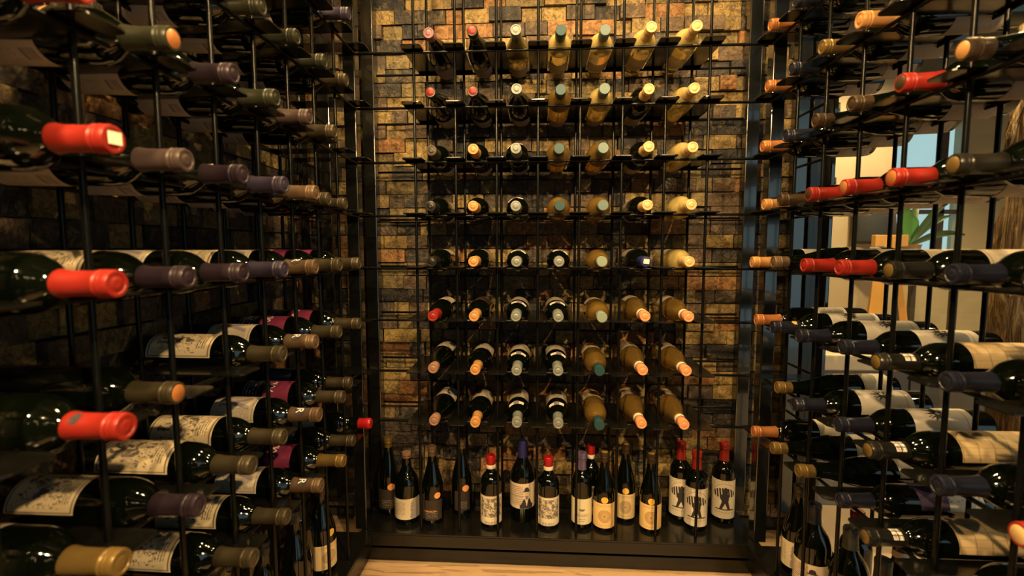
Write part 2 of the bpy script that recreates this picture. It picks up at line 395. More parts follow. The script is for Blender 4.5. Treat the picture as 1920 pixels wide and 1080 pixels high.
# ------------------------------------------------------------------ room
W = 1.2843
ZR = [1.69 - .17*k for k in range(8)]        # shelf heights
LEDGE = .112
CEIL = 2.50
struct(box('floor', (-.5, -3.4, -.1), (W+.25, 0.45, 0), M['floor']))
fl2 = struct(box('floor_dining', (W+.25, -3.4, -.1), (6.6, 4.0, 0), M['tile']))
struct(box('ceiling', (-.5, -3.4, CEIL), (6.6, 4.0, CEIL+.1), M['ceiling']))
WALLY, WALLX = .262, -.262
wall_back = struct(box('wall_back', (-.5, WALLY, 0), (1.545, WALLY+.12, CEIL), M['mortar']))
wall_left = struct(box('wall_left', (WALLX-.12, -3.4, 0), (WALLX, WALLY, CEIL), M['mortar']))
struct(box('wall_front', (-.5, -3.5, 0), (1.7, -3.4, CEIL), M['darkwall']))

# bricks -------------------------------------------------------------
def brick_var(i):
    rr = random.Random(100+i); nx, nz = 3, 2
    V, F = [], []
    for k in range(nz+1):
        for j in range(nx+1):
            edge = (j in (0, nx)) or (k in (0, nz))
            V.append((-.5+j/nx, -1 + (rr.uniform(.0, .06) if edge else rr.uniform(-.12, .06)), -.5+k/nz))
    idx = lambda j, k: k*(nx+1)+j
    for k in range(nz):
        for j in range(nx): F.append((idx(j,k), idx(j+1,k), idx(j+1,k+1), idx(j,k+1)))
    loop = [idx(j,0) for j in range(nx+1)] + [idx(nx,k) for k in range(1,nz+1)] + [idx(j,nz) for j in range(nx-1,-1,-1)] + [idx(0,k) for k in range(nz-1,0,-1)]
    n0 = len(V)
    for q in loop: V.append((V[q][0], 0, V[q][2]))
    n = len(loop)
    for q in range(n): F.append((loop[q], n0+q, n0+(q+1) % n, loop[(q+1) % n]))
    return V, F
BV = [brick_var(i) for i in range(9)]
BM = [mesh_from('brick', V, F, M['brick']) for V, F in BV]
def brick_wall(parent, rot, org, u0, u1, z0, z1, seed, stuffname='brick_rest'):
    rr = random.Random(seed); items = []
    z = z0; ch = .0505; row = 0
    while z < z1:
        u = u0 - rr.uniform(0, .06)
        h = ch*rr.choice((1, 1, 1, 1))
        while u < u1:
            L = rr.choice((.058, .072, .080, .088, .10, .115, .138))
            d = rr.choice((.010, .014, .016, .02, .026, .032)) + rr.uniform(0, .004)
            zz = z + rr.uniform(-.0012, .0012)
            items.append((u+L/2, zz+h/2, L-.0028, d, h-.0030, rr.randrange(9)))
            u += L
        z += h; row += 1
    def mat(it):
        return Matrix.Translation(org) @ rot @ Matrix.Translation((it[0], 0, it[1])) @ Matrix.Diagonal((it[2], it[3], it[4], 1))
    def area(it):
        m = mat(it); ps = [project(m @ Vector((sx, -1, sz))) for sx, sz in ((-.5, -.5), (.5, -.5), (.5, .5), (-.5, .5))]
        if any(p is None for p in ps): return 0
        cx = sum(p[0] for p in ps)/4; cyy = sum(p[1] for p in ps)/4
        if not (0 < cx < 1920 and 0 < cyy < 1080): return 0
        return abs(sum(ps[i][0]*ps[(i+1) % 4][1]-ps[(i+1) % 4][0]*ps[i][1] for i in range(4)))/2
    items.sort(key=area, reverse=True)
    for it in items[:300]: ob('brick', BM[it[5]], parent, mat(it))
    V, F = [], []
    for it in items[300:]:
        m = mat(it); n0 = len(V); v, f = BV[it[5]]
        V += [tuple(m @ Vector(p)) for p in v]; F += [tuple(n0+i for i in q) for q in f]
    o = ob('brick_field', mesh_from('brick_field', V, F, M['brick']), parent); o['kind'] = 'stuff'
brick_wall(wall_back, Matrix.Identity(4), Vector((0, WALLY, 0)), -.235, 1.545, .06, 2.35, 5)
brick_wall(wall_left, Matrix.Rotation(PI/2, 4, 'Z'), Vector((WALLX, 0, 0)), -1.35, .235, .06, 2.35, 9)

# ------------------------------------------------------------------ wine racks
RR, BR = .0046, .0042
PLW, PLT = .0625, .003
def plate_mesh(name, w, d0, d1, c=.012):
    # flat strip lying in local XY: width along X, depth along Y from d0 to d1, front corners rounded
    pts = []
    hw = w/2
    for (cx, cyy, a0) in ((hw-c, d0+c, -90), (hw-.002, d1-.002, 0), (-hw+.002, d1-.002, 90), (-hw+c, d0+c, 180)):
        rad = c if cyy < 0 else .002
        for k in range(4):
            a = math.radians(a0 + 30*k); pts.append((cx+rad*math.cos(a), cyy+rad*math.sin(a)))
    n = len(pts)
    V = [(x, y, 0) for x, y in pts] + [(x, y, PLT) for x, y in pts]
    F = [tuple(range(n-1, -1, -1)), tuple(range(n, 2*n))] + [(i, (i+1) % n, n+(i+1) % n, n+i) for i in range(n)]
    return mesh_from(name, V, F, M['plate'])
PLATE_M = plate_mesh('shelf_plate', PLW, -.05, .20)
PLATE_S = plate_mesh('shelf_plate', PLW, -.05, .185)
TOPZ = 2.30
# back rack
rk = empty('wine_rack', (W/2, .1, 0), 'black steel wine rack across the stone back wall, facing the camera', 'wine rack', 'steel wine racks')
BC, BO = .1309, .1861
DB = .188
for i in range(8):
    x = BO + BC*i
    rod('upright_rod', (x, 0, LEDGE), (x, 0, TOPZ), RR, M['rod'], rk)
    rod('upright_rod', (x, DB-.004, LEDGE), (x, DB-.004, TOPZ), RR, M['rod'], rk)
for z in ZR:
    rod('cross_bar', (0, 0, z-BR), (W, 0, z-BR), BR, M['rod'], rk)
    rod('cross_bar', (0, DB+.006, z-BR), (W, DB+.006, z-BR), BR, M['rod'], rk)
    for i in range(8): ob('shelf_plate', PLATE_M, rk, Matrix.Translation((BO+BC*i, 0, z)))
def post(x0, y0, x1, y1, parent, z0=0.0): return box('post', (x0, y0, z0), (x1, y1, TOPZ), M['post'], parent, .003)
post(-.042, -.006, -.002, .034, rk, LEDGE); post(W+.002, -.006, W+.042, .034, rk, LEDGE)
post(-.050, .180, -.006, .224, rk, LEDGE); post(W+.006, .180, W+.050, .224, rk, LEDGE)
box('base_shelf', (-.02, -.022, LEDGE-.006), (W+.02, .245, LEDGE), M['plate'], rk, .001)
box('front_rail', (-.0, -.022, .066), (W, .012, LEDGE-.006), M['steel'], rk, .002)
box('rear_rail', (-.0, .168, LEDGE), (W, .232, LEDGE+.022), M['steel'], rk, .002)
box('kick_plate', (-.0, .018, 0.0), (W, .024, .066), M['darkwall'], rk, .001)
box('floor_rail', (-.001, -.001, 0.0), (W+.001, .0175, .046), M['steel'], rk, .002)

# side racks
SD = .172
YL = [-(.170+.1313*i) for i in range(9)]
YRT = [-(.163+.1344*i) for i in range(8)]
def side_rack(side, ys, label):
    x0 = 0.0 if side < 0 else W
    s = side
    r = empty('wine_rack', (x0+s*.1, -.6, 0), label, 'wine rack', 'steel wine racks')
    y_end = ys[-1] - .06
    for y in ys:
        rod('upright_rod', (x0, y, LEDGE), (x0, y, TOPZ), RR, M['rod'], r)
        rod('upright_rod', (x0+s*(SD-.004), y, LEDGE), (x0+s*(SD-.004), y, TOPZ), RR, M['rod'], r)
    R = Matrix.Rotation(-s*PI/2, 4, 'Z')      # local -Y (plate front) towards the aisle
    for z in [1.86] + ZR:
        rod('cross_bar', (x0, y_end, z-BR), (x0, 0, z-BR), BR, M['rod'], r)
        rod('cross_bar', (x0+s*(SD+.006), y_end, z-BR), (x0+s*(SD+.006), .18, z-BR), BR, M['rod'], r)
        for y in ys: ob('shelf_plate', PLATE_S, r, Matrix.Translation((x0, y, z)) @ R)
        ob('shelf_plate', PLATE_S, r, Matrix.Translation((x0, ys[0]+.1313, z)) @ R)
    a, b = sorted((x0+s*SD, x0+s*(SD+.044)))
    post(a, .182, b, .222, r, LEDGE)
    a, b = sorted((x0+s*SD, x0+s*(SD+.014)))
    post(a, -.03, b, .01, r, LEDGE)
    a, b = sorted((x0-s*.022, x0+s*.20))
    box('base_shelf', (a, y_end, LEDGE-.006), (b, -.0225, LEDGE), M['plate'], r, .001)
    a, b = sorted((x0-s*.022, x0+s*.012))
    box('front_rail', (a, y_end, .066), (b, -.023, LEDGE-.0065), M['steel'], r, .002)
    a, b = sorted((x0+s*.018, x0+s*.024))
    box('kick_plate', (a, y_end, 0), (b, -.002, .0655), M['darkwall'], r, .001)
    a, b = sorted((x0-s*.001, x0+s*.0175))
    box('floor_rail', (a, y_end, 0), (b, -.002, .046), M['steel'], r, .002)
    a, b = sorted((x0+s*.165, x0+s*.20))
    box('rear_rail', (a, y_end, LEDGE), (b, .0, LEDGE+.022), M['steel'], r, .002)
    return r
rl = side_rack(-1, YL, 'black steel wine rack along the left stone wall')
rr_ = side_rack(1, YRT, 'black steel wine rack in front of the right window')

# ------------------------------------------------------------------ bottles
def bz(prof, k): return [(r, z*k) for r, z in prof]
BORDEAUX = [(0, .006), (.018, .004), (.030, 0), (.0355, .002), (.0375, .009), (.0375, .183), (.0370, .192), (.0352, .201), (.0315, .210), (.026, .2185),
            (.0205, .226), (.0168, .234), (.0150, .243), (.0142, .256), (.0138, .272), (.0138, .287), (.0150, .288), (.0150, .296), (.0138, .2985), (0, .2985)]
BURGUNDY = [(0, .006), (.018, .004), (.031, 0), (.0375, .002), (.0400, .010), (.0400, .128), (.0393, .142), (.0370, .157), (.0330, .175), (.0278, .195),
            (.0228, .214), (.0188, .232), (.0163, .249), (.0150, .266), (.0143, .282), (.0143, .286), (.0152, .287), (.0152, .295), (.0142, .297), (0, .297)]
WIDE = [(0, .006), (.018, .004), (.034, 0), (.0410, .002), (.0440, .010), (.0445, .150), (.0440, .165), (.0415, .180), (.0360, .196), (.0285, .210), (.0210, .224),
        (.0170, .240), (.0155, .262), (.0150, .282), (.0160, .283), (.0160, .291), (.0145, .294), (0, .294)]
CAPS = {
 'std': [(.0172, .232), (.0174, .2325), (.0156, .243), (.0152, .262), (.0151, .2795), (.0166, .2815), (.0166, .2835), (.0153, .2848), (.0153, .2862), (.0167, .2875), (.0167, .2895), (.0160, .291), (.0164, .2925), (.0164, .2975), (.0154, .3005),
         (.0122, .3008), (.0112, .2996), (.0075, .2996), (.0066, .3006), (.0030, .3006), (0, .2998)],
 'wax': [(.0158, .262), (.0162, .263), (.0160, .278), (.0164, .280), (.0172, .2835), (.0166, .287), (.0172, .290), (.0172, .2965), (.0150, .3012), (.008, .3018), (0, .3015)],
 'short': [(.0154, .270), (.0157, .271), (.0155, .283), (.0166, .286), (.0168, .297), (.0156, .3004), (.0118, .3006), (.0108, .2996), (0, .2998)],
 'screw': [(.0158, .252), (.0160, .253), (.0160, .268), (.0164, .2685), (.0164, .3005), (.0152, .3022), (0, .3022)],
 'wide': [(.0186, .236), (.0188, .237), (.0176, .248), (.0170, .266), (.0172, .280), (.0178, .284), (.0178, .292), (.016, .2965), (.006, .2985), (0, .2988)],
}
_cache = {}
def cached(key, fn):
    if key not in _cache: _cache[key] = fn()
    return _cache[key]
def patch(name, r, z0, z1, a0, a1, mat, n=14, taper=None):
    V, F, UV = [], [], []
    for k in (0, 1):
        for i in range(n+1):
            a = math.radians(a0+(a1-a0)*i/n) - PI/2
            z = z1 if k else z0
            V.append((r*math.cos(a), r*math.sin(a), z)); UV.append((i/n, k))
    for i in range(n): F.append((i, i+1, n+2+i, n+1+i))
    return mesh_from(name, V, F, mat, True, UV)
def disc_on(name, r, ac, zc, rad, mat, n=20):
    V = [(r*math.cos(math.radians(ac)-PI/2), r*math.sin(math.radians(ac)-PI/2), zc)]; F = []
    for i in range(n):
        t = 2*PI*i/n; a = math.radians(ac)+rad*math.cos(t)/r-PI/2
        V.append((r*math.cos(a), r*math.sin(a), zc+rad*math.sin(t)))
    for i in range(n): F.append((0, 1+i, 1+(i+1) % n))
    return mesh_from(name, V, F, mat, False)
def raster(name, fn, wid, hei, r, z0, mat, step=.0011, ac=0.0):
    V, F = [], []
    ny = int(hei/step); nx = int(wid/step)
    for j in range(ny):
        y = (j+.5)/ny; i = 0
        while i < nx:
            if fn((i+.5)/nx, y):
                k = i
                while k < nx and k-i < 4 and fn((k+.5)/nx, y): k += 1
                xs = (-wid/2+i*step, -wid/2+k*step); zs = (z0+j*step, z0+(j+1)*step); n0 = len(V)
                for xx, zz in ((xs[0], zs[0]), (xs[1], zs[0]), (xs[1], zs[1]), (xs[0], zs[1])):
                    a = math.radians(ac)+xx/r-PI/2; V.append((r*math.cos(a), r*math.sin(a), zz))
                F.append((n0, n0+1, n0+2, n0+3)); i = k
            else: i += 1
    return mesh_from(name, V, F, mat)
def text_print(name, body, size, r, zc, mat, ac=0.0, track=1.0):
    cu = bpy.data.curves.new('text', 'FONT'); cu.body = body; cu.size = size; cu.align_x = 'CENTER'; cu.space_character = track
    cu.resolution_u = 3
    to = bpy.data.objects.new('text', cu); COL.objects.link(to)
    me0 = bpy.data.meshes.new_from_object(to.evaluated_get(bpy.context.evaluated_depsgraph_get()))
    V = []
    for v in me0.vertices:
        a = math.radians(ac)+v.co.x/r-PI/2; V.append((r*math.cos(a), r*math.sin(a), zc+v.co.y))
    F = [tuple(p.vertices) for p in me0.polygons]
    bpy.data.objects.remove(to); bpy.data.curves.remove(cu); bpy.data.meshes.remove(me0)
    return mesh_from(name, V, F, mat)

def el(x, y, cx, cyy, a, b): return ((x-cx)/a)**2+((y-cyy)/b)**2 < 1
def f_suit(x, y): return y < .42 and (abs(x-.5) < .20+.42*(.42-y)/.42*.75 if y > .18 else abs(x-.5) < .47) and not (abs(x-.5) < (y-.08)*.34 and y > .10)
def f_hat(x, y): return el(x, y, .5, .79, .17, .15) and y > .76 or (abs(x-.5) < .25 and .745 < y < .785)
def f_face(x, y): return el(x, y, .5, .62, .125, .17) and y < .76
def f_beard(x, y): return el(x, y, .5, .50, .10, .10) and y < .56 or (abs(y-.66) < .012 and .03 < abs(x-.5) < .09)
def f_emblem(x, y):
    a = math.atan2(y-.45, x-.5); d = math.hypot((x-.5)*1.1, y-.45)
    return d < .30+.10*math.sin(a*11+2*math.sin(a*3))+.06*math.sin(a*23) and not (el(x, y, .56, .36, .09, .10) or el(x, y, .45, .62, .04, .10))
def f_carrier(x, y):
    body = el(x, y, .50, .50, .17, .24) or el(x, y, .52, .88, .075, .075) or (abs(x-.51) < .10 and .55 < y < .86)
    load = el(x, y, .47, .68, .47, .25) and math.sin(x*52+y*7) > -.35 and not (el(x, y, .75, .42, .22, .14) or el(x, y, .16, .40, .16, .12))
    l1 = .02 < y < .36 and abs(x-(.46-(.36-y)*.42)) < .085-.03*(.36-y)/.36; l2 = .02 < y < .36 and abs(x-(.56+(.36-y)*.36)) < .085-.03*(.36-y)/.36
    base = y < .035 and abs(x-.5) < .42
    return body or load or l1 or l2 or base

def make_bottle(loc_m, spec, label, group, idx):
    """spec: shape, glass, cap, capkind, front, back, extras"""
    shape = spec.get('shape', 'bordeaux'); prof = {'bordeaux': BORDEAUX, 'burgundy': BURGUNDY, 'wide': WIDE}[shape]
    rb = {'bordeaux': .0375, 'burgundy': .040, 'wide': .0445}[shape]
    glass = spec.get('glass', 'glass_red')
    root = bpy.data.objects.new('wine_bottle', None); COL.objects.link(root); root.empty_display_size = .03
    root.matrix_world = loc_m; root['label'] = label; root['category'] = 'wine bottle'; root['group'] = group
    def add(name, me, par=root): 
        o = bpy.data.objects.new(name, me); COL.objects.link(o); o.parent = par; return o
    add('glass_body', cached(('g', shape, glass), lambda: lathe('glass_body', prof, M[glass])))
    ck = spec.get('capkind', 'wide' if shape == 'wide' else 'std'); cp = spec['cap']
    c = add('capsule', cached(('c', ck, cp), lambda: lathe('capsule', CAPS[ck], M['cap_'+cp], 24)))
    if spec.get('spot'):
        add('capsule_mark', cached(('spot', spec['spot']), lambda: disc_on('capsule_mark', .0160, 0, .245, .008, M[spec['spot']], 14)), c)
    if spec.get('end'):
        add('capsule_end', cached(('end', spec['end']), lambda: lathe('capsule_end', [(.0125, .3006), (.0120, .3012), (0, .3014)], M[spec['end']], 18)), c)
    if spec.get('capprint'):
        add('capsule_print', cached('capprint', lambda: raster('capsule_print', lambda x, y: (x % .34 < .27) and (y % .5 < .40) and math.sin(x*170) * math.sin(y*60) > -.35, .026, .020, .0161, .240, M['ink_white'], .0009)), c)
    if spec.get('monogram'):
        add('capsule_badge', cached('badge', lambda: disc_on('capsule_badge', .0163, 0, .259, .0125, M['ink'], 18)), c)
        add('capsule_monogram', cached('mono', lambda: text_print('capsule_monogram', 'R', .024, .0166, .2505, M['ink_white'])), c)
    if spec.get('tab'):
        add('paper_tab', cached('tab', lambda: mesh_from('paper_tab', *[list(q) for q in box_vf(-.009, -.008, .3012, .008, .006, .3022)], M['paper_white'])), c)
    if spec.get('band'):
        add('neck_band', cached(('band', spec['band']), lambda: lathe('neck_band', [(.0170, .246), (.0174, .2465), (.0166, .262), (.0164, .2625)] if spec['band'] == 'low' else [(.0166, .222+.024), (.0172, .247), (.0163, .2618), (.0160, .262)], M['paper_white'], 24)))
    if spec.get('neck'):
        nl = add('neck_label', cached('neck', lambda: patch('neck_label', .0309, .199, .2115, -52, 52, M['paper_white'])))
        # strip sits on the shoulder: cone patch
        nl.data = cached('neckc', lambda: cone_patch('neck_label', (.0373, .0334), (.1965, .2100), -44, 44, M['paper_white']))
        add('neck_stamp', cached('necks', lambda: cone_patch('neck_stamp', (.0388, .0334), (.1945, .2125), -15, 13, M['ink_grey'], 5)), nl)
    if spec.get('front'):
        lk, z0, z1, a = spec['front']
        lb = add('label', cached(('f', shape, lk, z0, z1, a), lambda: patch('label', rb+.0005, z0, z1, -a, a, M['l_'+lk])))
        pr = spec.get('print')
        if pr == 'purple': add('label_print', cached('pp', lambda: raster('label_print', lambda x, y: abs(y-.5-.32*math.sin(x*14)) < .15 or (abs(x-.3) < .03), .034, .016, rb+.0009, (z0+z1)/2+.014, M['ink_white'], .0010)), lb)
        if pr == 'balbas': add('label_print', cached('pb', lambda: text_print('label_print', 'BALBAS', .0125, rb+.0009, z0+.006, M['ink_grey'], 0, 1.05)), lb)
        if pr == 'maranon': add('label_print', cached('pm', lambda: text_print('label_print', 'BARAÑON', .0098, rb+.0009, z0+.034, M['ink_gold'], 0)), lb)
        if pr == 'estate':
            add('label_print', cached('pe', lambda: text_print('label_print', 'LEXICON', .0105, rb+.0009, z0+.036, M['ink_grey'], 0, 1.1)), lb)
            add('label_print', cached('pe2', lambda: raster('label_print', lambda x, y: (.42 < y < .45) or (y < .06 and .2 < x < .75 and math.sin(x*60) > -.5) or (.16 < y < .22 and .2 < x < .8 and math.sin(x*45) > -.6) or (y > .82 and abs(x-.5) < .3*(y-.7)/.3), .042, .052, rb+.0009, z0+.012, M['ink_grey'])), lb)
        if pr == 'gent':
            off = 20
            for nm, fn, mt, e in (('man_suit', f_suit, 'ink', .0009), ('man_face', f_face, 'skin_ink', .0011), ('man_beard', f_beard, 'ink_grey', .0014), ('man_hat', f_hat, 'ink', .0014)):
                add(nm, cached(('gent', nm, shape, z0), lambda: raster(nm, fn, .056, .086, rb+e, z0+.001, M[mt], .0011, off)), lb)
        if pr == 'emblem': add('emblem_drawing', cached('emb', lambda: raster('emblem_drawing', f_emblem, .040, .046, rb+.0009, (z0+z1)/2-.012, M['ink'])), lb)
        if pr == 'carrier': add('carrier_drawing', cached(('carr', shape), lambda: raster('carrier_drawing', f_carrier, .076, .092, rb+.0009, z0+.034, M['ink'])), lb)
    if spec.get('back'):
        lk, z0, z1, a = spec['back']
        add('back_label', cached(('b', shape, lk, z0, z1, a), lambda: patch('back_label', rb+.0005, z0, z1, 180-a, 180+a, M['l_'+lk])))
    if spec.get('disc'):
        mt, ac, zc, rd = spec['disc']
        rz = radius_at(prof, zc)+.0012
        add('round_sticker', cached(('disc', shape, mt, ac, zc), lambda: disc_on('round_sticker', rz, ac, zc, rd, M[mt])))
    return root
def radius_at(prof, z):
    for (r0, z0), (r1, z1) in zip(prof[3:], prof[4:]):
        if z0 <= z <= z1: return r0+(r1-r0)*(z-z0)/max(1e-6, z1-z0)
    return prof[5][0]
def cone_patch(name, rs, zs, a0, a1, mat, n=10):
    V, F, UV = [], [], []
    for k in (0, 1):
        for i in range(n+1):
            a = math.radians(a0+(a1-a0)*i/n)-PI/2; V.append((rs[k]*math.cos(a), rs[k]*math.sin(a), zs[k])); UV.append((i/n, k))
    for i in range(n): F.append((i, i+1, n+2+i, n+1+i))
    return mesh_from(name, V, F, mat, True, UV)

ORD = ['first', 'second', 'third', 'fourth', 'fifth', 'sixth', 'seventh', 'eighth', 'ninth']
SHELF = ['top', 'second', 'third', 'fourth', 'fifth', 'sixth', 'seventh', 'lowest']
CAPW = dict(red='red', wax_red='red', copper='copper', tan='tan', gold='gold', olive='olive brown', taupe='taupe', mauve='mauve', purple='dark purple', violet='violet',
    green='dark green', black='black', navy='navy', brown='brown', silver='silver', teal='teal', tealgrey='grey green', palegreen='pale green', cream='cream', peach='peach',
    blue='blue', lavender='lavender', pinkbrown='pinkish brown', rose='rose', grey='grey')
GLW = dict(glass_red='dark', glass_white='pale yellow', glass_amber='amber', glass_green='olive green')

def rollm(deg): return Matrix.Rotation(math.radians(deg), 4, 'Z')
def lie(axis, tip, roll=0, L=.3005, tilt=0.0):
    z = Vector(axis).normalized(); z = (z + Vector((0, 0, tilt))).normalized()
    up = Vector((0, 0, 1)); yl = -(up - z*up.dot(z)).normalized(); xl = yl.cross(z)
    base = Vector(tip) - z*L
    m = Matrix(((xl.x, yl.x, z.x, base.x), (xl.y, yl.y, z.y, base.y), (xl.z, yl.z, z.z, base.z), (0, 0, 0, 1)))
    return m @ rollm(roll)
AX = .0175
rnd = random.Random(3)

# back rack table: (cap, capkind, glass, shape, front label, extras)
SIL = dict(cap='silver', neck=True, front=('greyart', .055, .150, 75), back=('back0', .02, .09, 55))
def B(cap, glass='glass_red', **k):
    d = dict(cap=cap, glass=glass); d.update(k)
    if d.get('front', ('',))[0] == 'emblem': d['print'] = 'emblem'
    return d
DKF = ('plainart0', .05, .13, 70); DKF2 = ('greyart', .05, .14, 75)
BK0 = ('back0', .015, .10, 62); BK1 = ('back1', .015, .085, 60); BK2 = ('back2', .01, .075, 70)
PCH = dict(glass='glass_amber', band='low', shape='burgundy', front=('greyart', .05, .115, 60))
back = [
 [B('rose', back=BK0, shape='burgundy'), B('black', back=BK1, shape='burgundy', end='cap_red'), B('silver', 'glass_green', back=BK1, shape='burgundy'), B('teal', 'glass_white', back=('plainart1', .05, .12, 60), capkind='screw'), B('tealgrey', 'glass_white', back=('plainart1', .06, .13, 70), capkind='screw'), B('cream', 'glass_white', back=('plainart1', .06, .15, 75)), B('cream', 'glass_white', back=('plainart1', .06, .15, 75))],
 [B('black', back=BK0, shape='burgundy', end='cap_red'), B('black', back=BK1, shape='burgundy', end='cap_red'), B('silver', back=BK1, shape='burgundy'), B('teal', 'glass_amber', capkind='screw', back=BK2), B('tealgrey', 'glass_white', capkind='screw', back=BK2), B('cream', back=BK0), B('cream', 'glass_white')],
 [B('olive', back=BK0, front=DKF2), B('tan', back=BK2), B('silver', neck=True, back=BK1), B('teal', 'glass_amber', capkind='screw'), B('tealgrey', 'glass_amber', capkind='screw', back=BK2), B('cream', back=BK0), B('cream', 'glass_white')],
 [B('black', front=DKF, back=BK2), B('tan', front=DKF2), B('silver', neck=True, back=BK2), B('teal', 'glass_amber', capkind='screw'), B('tealgrey', 'glass_amber', capkind='screw'), B('cream', front=DKF2, back=BK2), B('cream', 'glass_white', front=('greyart', .05, .12, 70))],
 [B('black', front=('plainart2', .06, .145, 60)), B('tan', front=DKF2), dict(SIL), dict(SIL), B('palegreen', 'glass_amber', capkind='screw'), B('blue', tab=True, front=DKF2), B('cream', 'glass_white', front=('greyart', .05, .12, 70))],
 [B('red', front=('plainart2', .06, .145, 60)), B('tan', front=('copperframe', .06, .15, 70)), dict(SIL), dict(SIL), B('palegreen', 'glass_amber', capkind='screw', front=('greyart', .06, .11, 60)), B('peach', **PCH), B('peach', **PCH)],
 [B('pinkbrown', front=('greyart', .06, .14, 62), shape='burgundy'), B('tan', front=('greyart', .06, .14, 70)), dict(SIL), dict(SIL), B('teal', 'glass_amber', capkind='screw', front=('greyart', .06, .115, 60)), B('peach', **PCH), B('peach', **PCH)],
 [B('pinkbrown', front=('greyart', .06, .14, 62), shape='burgundy'), B('tan', front=('greyart', .06, .14, 70)), dict(SIL), dict(SIL), B('teal', 'glass_amber', capkind='screw', front=('greyart', .06, .115, 60)), B('peach', **PCH), B('peach', **PCH)],
]
n = 0
for r in range(8):
    for c in range(7):
        s = back[r][c]
        dz = .0035 if s.get('shape') == 'burgundy' else 0
        tip = (BO+BC*(c+.5)+rnd.uniform(-.002, .002), -.072+rnd.uniform(-.008, .008), ZR[r]+PLT+AX+dz)
        lab = '%s capped %s wine bottle, back rack, %s shelf, %s from left' % (CAPW[s['cap']], GLW[s['glass'] if 'glass' in s else 'glass_red'], SHELF[r], ORD[c])
        make_bottle(lie((rnd.uniform(-.01, .01), -1, 0), tip, rnd.uniform(-14, 14)), s, lab, 'bottles lying in the back rack', n); n += 1

# left rack: dict row -> col -> spec
D = [('drawing%d' % i, .040, .172, 68) for i in range(4)]
INI = [('initial%d' % i, .065, .165, 66) for i in range(2)]
PUR = dict(front=('purple', .035, .172, 66), print='purple')
left = {
 0: {0: B('violet', back=BK0)},
 1: {0: B('olive', back=BK1), 1: B('green', back=BK0), 2: B('green', back=('back2', .04, .13, 60)), 3: B('green', back=('back1', .04, .13, 60))},
 2: {1: B('olive', back=BK1, front=DKF), 2: B('mauve', back=BK0, front=DKF), 3: B('green', back=('back0', .04, .13, 60), front=DKF), 4: B('purple', back=('back2', .03, .13, 60)), 5: B('green', back=('back1', .03, .13, 60), end='cap_copper', front=('copperframe', .04, .14, 60)), 6: B('red', back=('back1', .03, .12, 60), front=D[0])},
 3: {0: B('olive', back=BK1), 1: B('olive', back=BK1), 2: B('taupe', back=BK0, front=('initial0', .05, .14, 60)), 3: B('violet', back=BK0, front=D[2]), 4: B('purple', back=('back2', .03, .13, 60), front=D[1]), 5: B('mauve', back=('back0', .03, .13, 60), front=D[3]), 6: B('red', tab=True, back=('back1', .03, .13, 60), front=D[0])},
 4: {0: B('olive', **PUR), 1: B('olive', **PUR), 2: B('taupe', monogram=True, front=INI[0]), 3: B('violet', front=D[2]), 4: B('purple', front=('initial1', .035, .150, 66)), 5: B('purple', front=D[1]), 6: B('red', front=('drawing0', .03, .150, 62))},
 5: {0: B('olive', **PUR), 1: B('olive', **PUR), 2: B('taupe', monogram=True, front=INI[0]), 3: B('olive', front=D[0]), 5: B('olive', end='cap_copper'), 6: B('red', front=('initial1', .02, .13, 60), spot='ink')},
 6: {0: B('olive', front=('navy', .04, .14, 60)), 1: B('olive', **PUR), 2: B('taupe', monogram=True, front=INI[1]), 3: B('olive', front=D[1]), 4: B('olive', front=D[2]), 5: B('purple', front=('drawing3', .035, .140, 55)), 6: B('gold', front=('initial1', .03, .145, 62))},
 7: {-1: B('wax_red', front=('plainart1', .05, .135, 62), capkind='wax'), 0: B('olive', front=('navy', .04, .14, 60)), 1: B('gold', **PUR), 2: B('taupe', monogram=True, front=INI[0]), 3: B('olive', front=D[0]), 4: B('olive', front=D[3])},
}
TIPL = {3: .092, 4: .085, 5: .080, 6: .083, 7: .080, 2: .082, 1: .062, 0: .075}
LX = {(5, 5): .058, (4, 6): .097, (5, 6): .097, (6, 6): .080, (3, 6): .105, (7, -1): .055, (3, 0): .050, (3, 1): .062, (6, 0): .050, (7, 0): .055, (5, 3): .074, (6, 3): .070, (7, 3): .070}
for r, row in left.items():
    for c, s in row.items():
        y = -(.170+.1313*(c+.5)) if c >= 0 else -.098
        tx = LX.get((r, c), TIPL[r])
        drop = {0: -.014, 1: -.014, 2: -.012, 3: -.006}.get(r, 0.0)
        tip = (tx, y+rnd.uniform(-.002, .002), ZR[r]+PLT+AX+drop)
        where = '%s from the corner' % ORD[c] if c >= 0 else 'in the corner gap'
        lab = '%s capped dark wine bottle, left rack, %s shelf, %s' % (CAPW[s['cap']], SHELF[r], where)
        make_bottle(lie((1, rnd.uniform(-.015, .015), 0), tip, ((16 if r == 4 else 30) if r >= 4 else 0)+rnd.uniform(-6, 6), tilt=drop*3.5), s, lab, 'bottles lying in the left rack', n); n += 1

